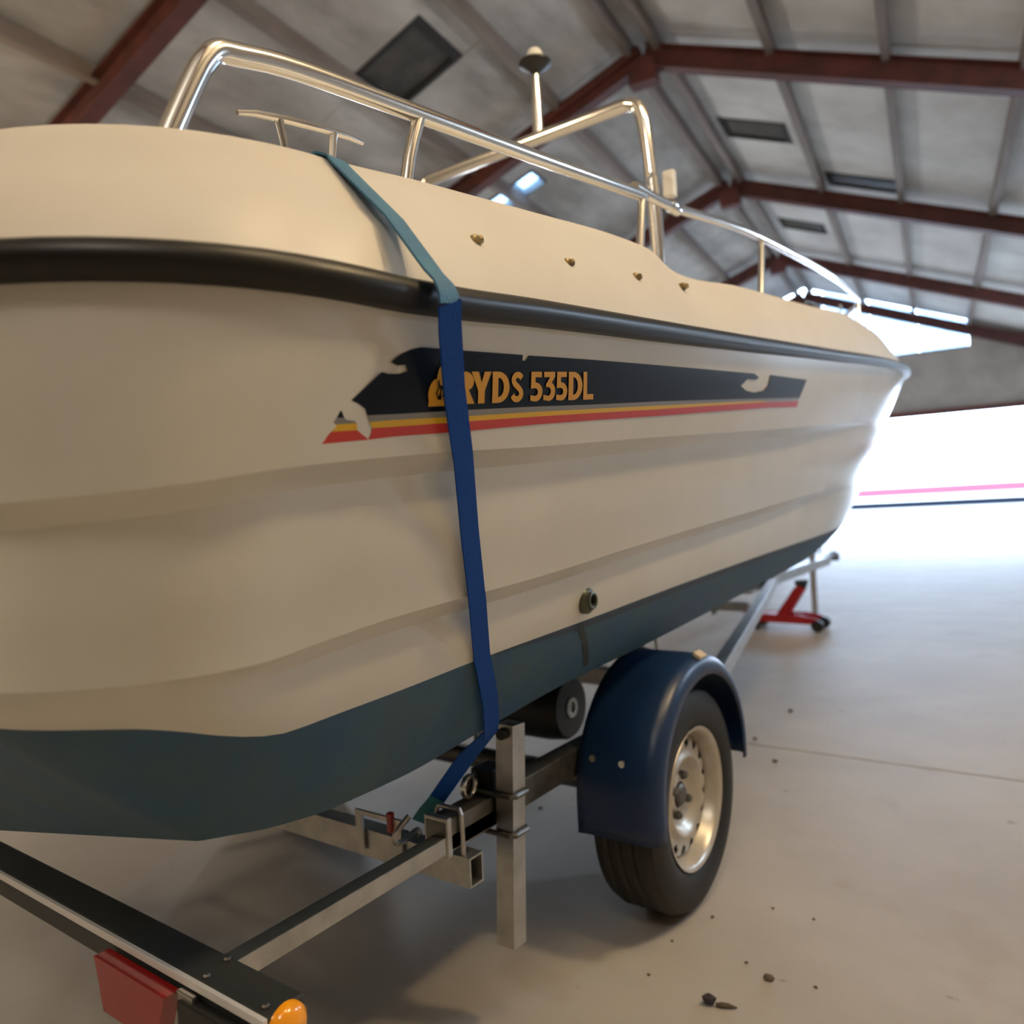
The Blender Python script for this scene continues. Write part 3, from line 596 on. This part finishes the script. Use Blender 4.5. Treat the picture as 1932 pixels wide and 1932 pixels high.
# wheels
WY, WZ = 1.812, .279
def wheel(sx):
    T = MB(); prof = [(.690, .176), (.680, .188), (.674, .215), (.678, .248), (.690, .272), (.702, .276)]
    for k, x in enumerate(np.linspace(.708, .812, 14)):
        prof.append((x, .279 if k % 4 not in (2,) else .273))
    prof += [(.822, .275), (.836, .266), (.846, .245), (.848, .215), (.843, .190), (.834, .1775), (.815, .172)]
    w = T.lathe([(a*sx, q) for a, q in prof], (0, WY, WZ), 'X', 64).build('wheel', m_tyre, tr, 30, label='black road wheel with silver steel rim')
    X = lambda a: a*sx
    # rim barrel and flange
    rp = [(.690, .170), (.70, .160), (.74, .146), (.780, .148), (.800, .158), (.815, .164), (.826, .167), (.834, .172), (.838, .1775), (.840, .1765), (.8375, .1695), (.830, .163), (.818, .1605), (.806, .1555), (.790, .151)]
    MB().lathe([(X(a), q) for a, q in rp], (0, WY, WZ), 'X', 64).build('rim', m_rim, w)
    # disc with a ring of holes
    b = MB(); n = 16; per = 8; tot = n*per
    radii = [(.151, .792), (.146, .800), (.141, .8035), (.134, .806), (.127, .8065), (.121, .8055), (.116, .804)]
    V = [[b.b.verts.new((X(x), WY+q*math.cos(2*math.pi*k/tot), WZ+q*math.sin(2*math.pi*k/tot))) for k in range(tot)] for q, x in radii]
    for i in range(len(radii)-1):
        for k in range(tot):
            kk = k % per
            hole = (i in (2, 3) and kk in (2, 3, 4, 5)) or (i in (1, 4) and kk in (3, 4))
            if hole: continue
            b.b.faces.new((V[i][k], V[i][(k+1) % tot], V[i+1][(k+1) % tot], V[i+1][k]))
    prof2 = [(.804, .116), (.806, .110), (.812, .104), (.814, .098), (.810, .090), (.797, .080), (.788, .070), (.785, .058), (.786, .050), (.790, .046), (.792, .034), (.789, .031), (.785, .030)]
    rings = [[b.b.verts.new((X(a), WY+q*math.cos(2*math.pi*k/tot), WZ+q*math.sin(2*math.pi*k/tot))) for k in range(tot)] for a, q in prof2]
    for A, B in zip(rings, rings[1:]):
        for k in range(tot): b.b.faces.new((A[k], A[(k+1) % tot], B[(k+1) % tot], B[k]))
    b.build('wheel_disc', m_rim, w, 40)
    MB().lathe([(X(.752), .148), (X(.750), .001)], (0, WY, WZ), 'X', 24).build('brake_drum', m_dark, w)
    MB().lathe([(X(.768), .030), (X(.796), .029), (X(.802), .022), (X(.803), .001)], (0, WY, WZ), 'X', 20).build('hub_cap', m_galv_dark, w)
    for k in range(4):
        a = math.pi/4+k*math.pi/2+.3
        MB().lathe([(X(.780), .011), (X(.800), .0105), (X(.805), .007), (X(.805), .001)], (0, WY+.05*math.cos(a), WZ+.05*math.sin(a)), 'X', 6).build('wheel_nut', m_galv_dark, w, 20)
wheel(1); wheel(-1)
# mudguards
def fender(sx):
    path = []
    for a in np.linspace(0, 180, 37):
        ra = math.radians(a); path.append((1.822+.314*math.cos(ra), .345+.297*math.sin(ra), math.cos(ra), math.sin(ra)))
    path = [(2.136, .305, 1, 0)]+path+[(1.508, .31, -1, 0), (1.508, .272, -1, 0)]
    path = [p if i else p for i, p in enumerate(path)]
    rows = []
    for y, z, ny, nz in path:
        sec = [(.670, .004), (.69, 0), (.78, 0), (.838, -.001), (.856, -.006), (.867, -.017), (.872, -.032), (.872, -.052)]
        rows.append([(x*sx, y+ny*dq, z+nz*dq) for x, dq in sec])
    f = MB().grid(rows); o_ = f.build('mudguard', m_fend, tr, 45, label='blue plastic mudguard')
    md = o_.modifiers.new('thickness', 'SOLIDIFY'); md.thickness = .004; md.offset = -1
    for x, z in ((.72, .455), (.795, .452)): MB().lathe([(-.010, .008), (-.006, .008), (-.003, .004), (0, .004)], (x*sx, 1.508, z), 'Y', 10, cap=True).build('bolt', m_steel, o_)
    R = Matrix.Rotation(math.radians(-4), 3, 'X')
    MB().box((.857*sx, 1.832, .641), (.024, .042, .010), Matrix.Rotation(math.radians(32*sx), 3, 'Y'), .002).build('reflector', m_refl, o_, label='pale reflector')
    for y in (1.57, 2.09): MB().beam((.655*sx, y, .43), (.70*sx, y, .45), .03, .006, 0).build('mudguard_stay', m_galv_dark, o_)
fender(1); fender(-1)
# side posts clamped to the chassis rails
for sx in (1, -1):
    q0, q1 = Vector((.684*sx, 1.205, .166)), Vector((.692*sx, 1.228, .603))
    y = (q1-q0).normalized(); x = Vector((1, 0, 0)); x = (x-y*x.dot(y)).normalized(); z = x.cross(y); R = Matrix((x, y, z)).transposed(); L = (q1-q0).length; c = (q0+q1)/2; w_, t_ = .042, .004
    m = MB()
    for off, sz in ((x*(w_/2-t_/2), (t_, L, w_)), (-x*(w_/2-t_/2), (t_, L, w_)), (z*(w_/2-t_/2), (w_-2*t_, L, t_)), (-z*(w_/2-t_/2), (w_-2*t_, L, t_))): m.box(c+off, sz, R, 0)
    po = m.build('side_post', m_galv, tr, label='upright square steel post')
    for zz in (.466, .390):
        c_ = q0+(q1-q0)*((zz-.166)/.437); e = .027
        pts = [(.60*sx, c_.y-e, zz), (c_.x+e*.7*sx, c_.y-e, zz), (c_.x+e*sx, c_.y-e*.7, zz), (c_.x+e*sx, c_.y+e*.7, zz), (c_.x+e*.7*sx, c_.y+e, zz), (.60*sx, c_.y+e, zz)]
        MB().tube(pts, .0055, 8).build('u_bolt', m_galv_dark, po)
    MB().box((.615*sx, 1.215, .435), (.008, .10, .13), bev=.002).build('clamp_plate', m_galv_dark, po)
    MB().lathe([(-.014, .002), (-.013, .011), (-.004, .012), (-.004, .002)], (.691*sx, 1.206, .588), 'Y', 14).build('pivot_bolt', m_black, po)
    MB().tube([(.665*sx, 1.215, .395), (.665*sx, 1.215, .475)], .004, 6).build('clamp_bolt', m_galv_dark, po)
    MB().box((.625*sx, 1.235, .482), (.05, .06, .045), bev=.004).build('rubber_block', m_black, tr)
    ring = [(.628*sx, 1.165+.020*math.cos(a), .484+.020*math.sin(a)) for a in np.linspace(0, 2*math.pi, 17)]
    MB().tube(ring, .006, 8, cap=False).build('tie_down_ring', m_steel, tr)
# bilge rollers
for sx in (1, -1):
    ro = MB().lathe([(x*sx, q) for x, q in ((.13, .02), (.13, .075), (.15, .092), (.22, .098), (.38, .098), (.432, .092), (.442, .084), (.442, .03), (.436, .028), (.436, .002))], (0, 1.87, .452), 'X', 32).build('bilge_roller', m_black, tr)
    MB().lathe([(x*sx, q) for x, q in ((.436, .030), (.446, .029), (.446, .017), (.440, .016), (.440, .001))], (0, 1.87, .452), 'X', 20).build('roller_hub', m_galv, ro)
    MB().beam((.10*sx, 1.87, .44), (.10*sx, 1.87, .30), .01, .06, 0, up=(0, 1, 0)).build('roller_bracket', m_galv_dark, tr)
    for x in (.435, .485): MB().tube([(x*sx, 2.40, .43), (x*sx, 2.36, .60)], .006, 8).build('support_rod', m_galv, tr)
    MB().tube([(.43*sx, 2.30, .585), (.49*sx, 2.42, .60)], .018, 10).build('support_pad', m_black, tr)
for y, z in ((1.10, .510), (2.40, .510), (4.2, .62)):
    MB().beam((0, y, z-.03), (0, y, .38), .012, .06, 0, up=(0, 1, 0)).build('roller_bracket', m_galv_dark, tr)
    MB().lathe([(-.08, .02), (-.075, .035), (-.03, .026), (.03, .026), (.075, .035), (.08, .02)], (0, y, z-.03), 'X', 18).build('keel_roller', m_black, tr)
MB().box((-.03, 5.62, .62), (.06, .06, .30), bev=.005).build('winch_post', m_galv, tr)
ps = MB().tube([(-.06, 6.68, .02), (-.06, 6.68, .56)], .026, 14).build('prop_stand', m_galv, tr)
MB().lathe([(0, .07), (.012, .07), (.022, .03)], (-.06, 6.68, 0), 'Z', 18, cap=True).build('foot_plate', m_galv_dark, ps)
MB().tube([(-.06, 6.68, .55), (.02, 6.66, .56), (.02, 6.66, .62)], .008, 8).build('crank_handle', m_galv_dark, ps)
# light board across the tail
lb = MB().box((0, .5535, .437), (1.68, .054, .046), bev=.004).build('light_board', mat('board_grey', (.035, .038, .038), .5, col2=(.02, .024, .028), scale=9), tr, label='dark light board across the tail')
MB().box((0, .524, .4545), (1.68, .006, .011), bev=.001).build('edge_strip', mat('bright_aluminium', (.75, .75, .77), .4, .3), lb, label='silver edge strip')
for sx in (1, -1):
    rl = MB().prism([(.485*sx, .522, .440), (.665*sx, .522, .440), (.640*sx, .522, .370), (.505*sx, .522, .370)], (0, -.022, 0)).build('tail_lamp', m_redl, lb, label='red tail lamp')
    MB().box((.745*sx, .515, .405), (.125, .018, .07), bev=.004).build('lamp_housing', m_black, lb)
    MB().box((.690*sx, .516, .441), (.035, .008, .012), bev=.002).build('lamp_clip', m_galv, lb)
    MB().lathe([(.840*sx, .026), (.848*sx, .0255), (.856*sx, .018), (.859*sx, .001)], (0, .5510, .440), 'X', 24).build('side_marker', m_amb, lb, 85, label='amber side marker')
    for x, y in ((.695, .572), (.705, .536), (.822, .538)): MB().lathe([(.455, .005), (.463, .005), (.465, .003)], (x*sx, y, 0), 'Z', 6, cap=True).build('bolt', m_galv_dark, lb)

# ------------------------------------------------------------------ ratchet strap
st = thing('ratchet_strap', 'blue webbing strap running over the hull side down to a ratchet hook', 'strap', (.70, 1.09, .62))
def ribbon(name, path, m, parent, w=.034, th=.0022, label=None):
    """path: (point, width direction)"""
    rows = []
    P = [Vector(p) for p, _ in path]; D = [Vector(q).normalized() for _, q in path]
    for i in range(len(P)):
        t = (P[min(i+1, len(P)-1)]-P[max(i-1, 0)]).normalized(); wd = (D[i]-t*D[i].dot(t)).normalized(); n = wd.cross(t).normalized()
        rows.append([P[i]+wd*w/2+n*th, P[i]-wd*w/2+n*th, P[i]-wd*w/2-n*th*.2, P[i]+wd*w/2-n*th*.2])
    return MB().grid(rows, loop=True).build(name, m, parent, 40, label=label)
yv = (0, 1, 0)
def sidept(k, y, off):                                    # a point just outside a hull curve
    i = min(range(30, 100), key=lambda q: abs(CUR[k][q].y-y)); return Vector((CUR[k][i].x+off, y, CUR[k][i].z))
up_path = [((-.925, .61, 1.462), yv), ((-.5, .61, 1.478), yv), ((0, .61, 1.489), yv), ((.5, .61, 1.478), yv), ((.86, .61, 1.467), yv), ((.921, .612, 1.4625), yv), ((.936, .614, 1.456), yv), ((.9425, .615, 1.447), yv),
           ((1.008, .630, 1.372), yv), ((1.058, .636, 1.300), yv), ((1.0705, .637, 1.286), yv), ((1.0755, .638, 1.274), yv), ((1.0755, .640, 1.262), yv)]
lo_path = [((1.0755, .640, 1.262), yv), ((1.064, .652, 1.240), yv), ((1.030, .695, 1.176), yv), ((1.002, .738, 1.116), yv), ((.9955, .748, 1.102), yv), ((.953, .806, 1.003), yv),
           ((.918, .858, .912), yv), ((.911, .868, .896), yv), ((.887, .900, .850), yv), ((.861, .935, .803), yv), ((.857, .942, .793), yv), ((.822, 1.000, .716), yv), ((.764, 1.075, .644), yv), ((.750, 1.090, .626), yv)]
ribbon('upper_webbing', up_path, m_web2, st, label='upper length of the strap, painted paler for overhead sheen')
ribbon('side_webbing', lo_path, m_web, st)
ribbon('lower_webbing', [((.748, 1.094, .630), (.3, 1, 0)), ((.68, 1.099, .569), (.7, 1, -.5)), ((.60, 1.096, .474), (.7, 1, -.5))], m_web, st)
ribbon('webbing_tail', [((.605, 1.094, .480), (.7, 1, -.5)), ((.580, 1.086, .452), (.7, 1, -.4)), ((.566, 1.080, .432), (.7, 1, -.3))], m_teal, st, .030, label='faded teal doubled end')
MB().tube([(.565, 1.055, .452), (.552, 1.03, .425), (.54, 1.04, .40), (.53, 1.075, .39), (.52, 1.12, .392), (.52, 1.13, .38)], .006, 8, sub=3).build('hook', m_galv, st)
MB().box((.50, 1.068, .422), (.012, .012, .040), bev=.002).build('latch', m_redl, st, label='small red latch')

# ------------------------------------------------------------------ trolley jack
jk = thing('trolley_jack', 'red trolley jack on the floor under the trailer drawbar', 'jack', (-.12, 6.05, 0))
for y in (5.95, 6.15): MB().prism([(-.40, y, .065), (.08, y, .055), (.14, y, .075), (.12, y, .105), (.0, y, .125), (-.25, y, .125), (-.40, y, .12)], (0, .012, 0)).build('side_plate', m_redp, jk)
MB().box((-.28, 6.056, .095), (.22, .19, .05), bev=.01).build('hydraulic_body', m_redp, jk)
MB().prism([(-.20, 6.01, .10), (-.11, 6.01, .09), (.035, 6.01, .315), (.0, 6.01, .345), (-.04, 6.01, .33)], (0, .09, 0)).build('lift_arm', m_redp, jk)
MB().lathe([(.315, .03), (.335, .04), (.355, .05), (.385, .05), (.385, .03), (.378, .002)], (.005, 6.055, 0), 'Z', 16).build('saddle', m_black, jk)
for x in (.135,):
    for y in (5.93, 6.14): MB().lathe([(0, .02), (.0, .045), (.04, .045), (.04, .02)], (x, y, .046), 'Y', 16, cap=True).build('wheel', m_black, jk)
for y in (5.955, 6.135): MB().lathe([(0, .01), (.0, .032), (.025, .032), (.025, .01)], (-.33, y, .033), 'Y', 14, cap=True).build('castor', m_black, jk)
MB().tube([(-.37, 6.056, .11), (-.47, 6.056, .14)], .02, 10).build('handle_socket', m_redp, jk)

# ------------------------------------------------------------------ bits lying on the floor
def stone(x, y, s, label, cat, m, seed, group=None, flat=.7):
    rs = random.Random(seed); b = bmesh.new(); bmesh.ops.create_icosphere(b, subdivisions=1, radius=1)
    for v in b.verts: v.co *= rs.uniform(.75, 1.15)
    for v in b.verts: v.co = Vector((v.co.x*s, v.co.y*s*.85, v.co.z*s*flat))
    mz = min(v.co.z for v in b.verts)
    for v in b.verts: v.co.z -= mz+.0005
    k = MB(); k.b.free(); k.b = b; o_ = k.build('pebble', m, smooth_ang=20); o_.location = (x, y, 0); tag(o_, label, cat, group); return o_
m_st = mat('dark_stone', (.055, .048, .055), .8, col2=(.03, .026, .03), scale=60); m_st2 = mat('brown_stone', (.13, .095, .065), .85, col2=(.08, .06, .04), scale=60)
stone(.989, 1.462, .016, 'dark rounded stone on the floor at the lower right', 'stone', m_st, 3, flat=.85)
stone(1.068, 1.603, .0125, 'flat brown chip of stone on the floor right of the tyre', 'stone', m_st2, 5, flat=.45)
tw = MB().tube([(1.003, 1.463, .004), (1.015, 1.465, .006), (1.028, 1.470, .006), (1.042, 1.476, .003)], [.004, .0055, .0045, .0015], 8).build('twig', m_st2); tag(tw, 'short brown twig lying against the dark stone', 'twig')
GRIT = [(.878, 1.779, .005, 'crumb of grit on the floor just right of the tyre contact'), (.833, 1.633, .0045, 'crumb of grit on the floor in front of the tyre'),
 (.992, 1.89, .0045, 'crumb of grit well right of the tyre, level with its hub'), (1.09, 1.89, .0045, 'crumb of grit farthest right on the floor beside the wheel'),
 (1.008, 1.637, .0045, 'crumb of grit between the brown chip and the tyre'), (1.158, 1.625, .005, 'crumb of grit to the right of the brown stone chip'),
 (.546, 3.698, .014, 'small dark clod on the floor beyond the slab joint'), (.684, 2.962, .012, 'small dark clod on the floor just before the slab joint'),
 (.529, 3.21, .012, 'small dark clod close to the front edge of the blue mudguard'), (.327, 2.088, .006, 'crumb of grit on the floor between the steel post and the tyre'),
 (.842, 1.487, .0045, 'crumb of grit left of the dark rounded stone'), (.122, 2.15, .008, 'crumb of grit seen on the floor beside the steel post')]
for i, (x, y, q, lab) in enumerate(GRIT): stone(x, y, q, lab, 'grit', m_st2, 20+i, 'grit scattered on the floor', .5)
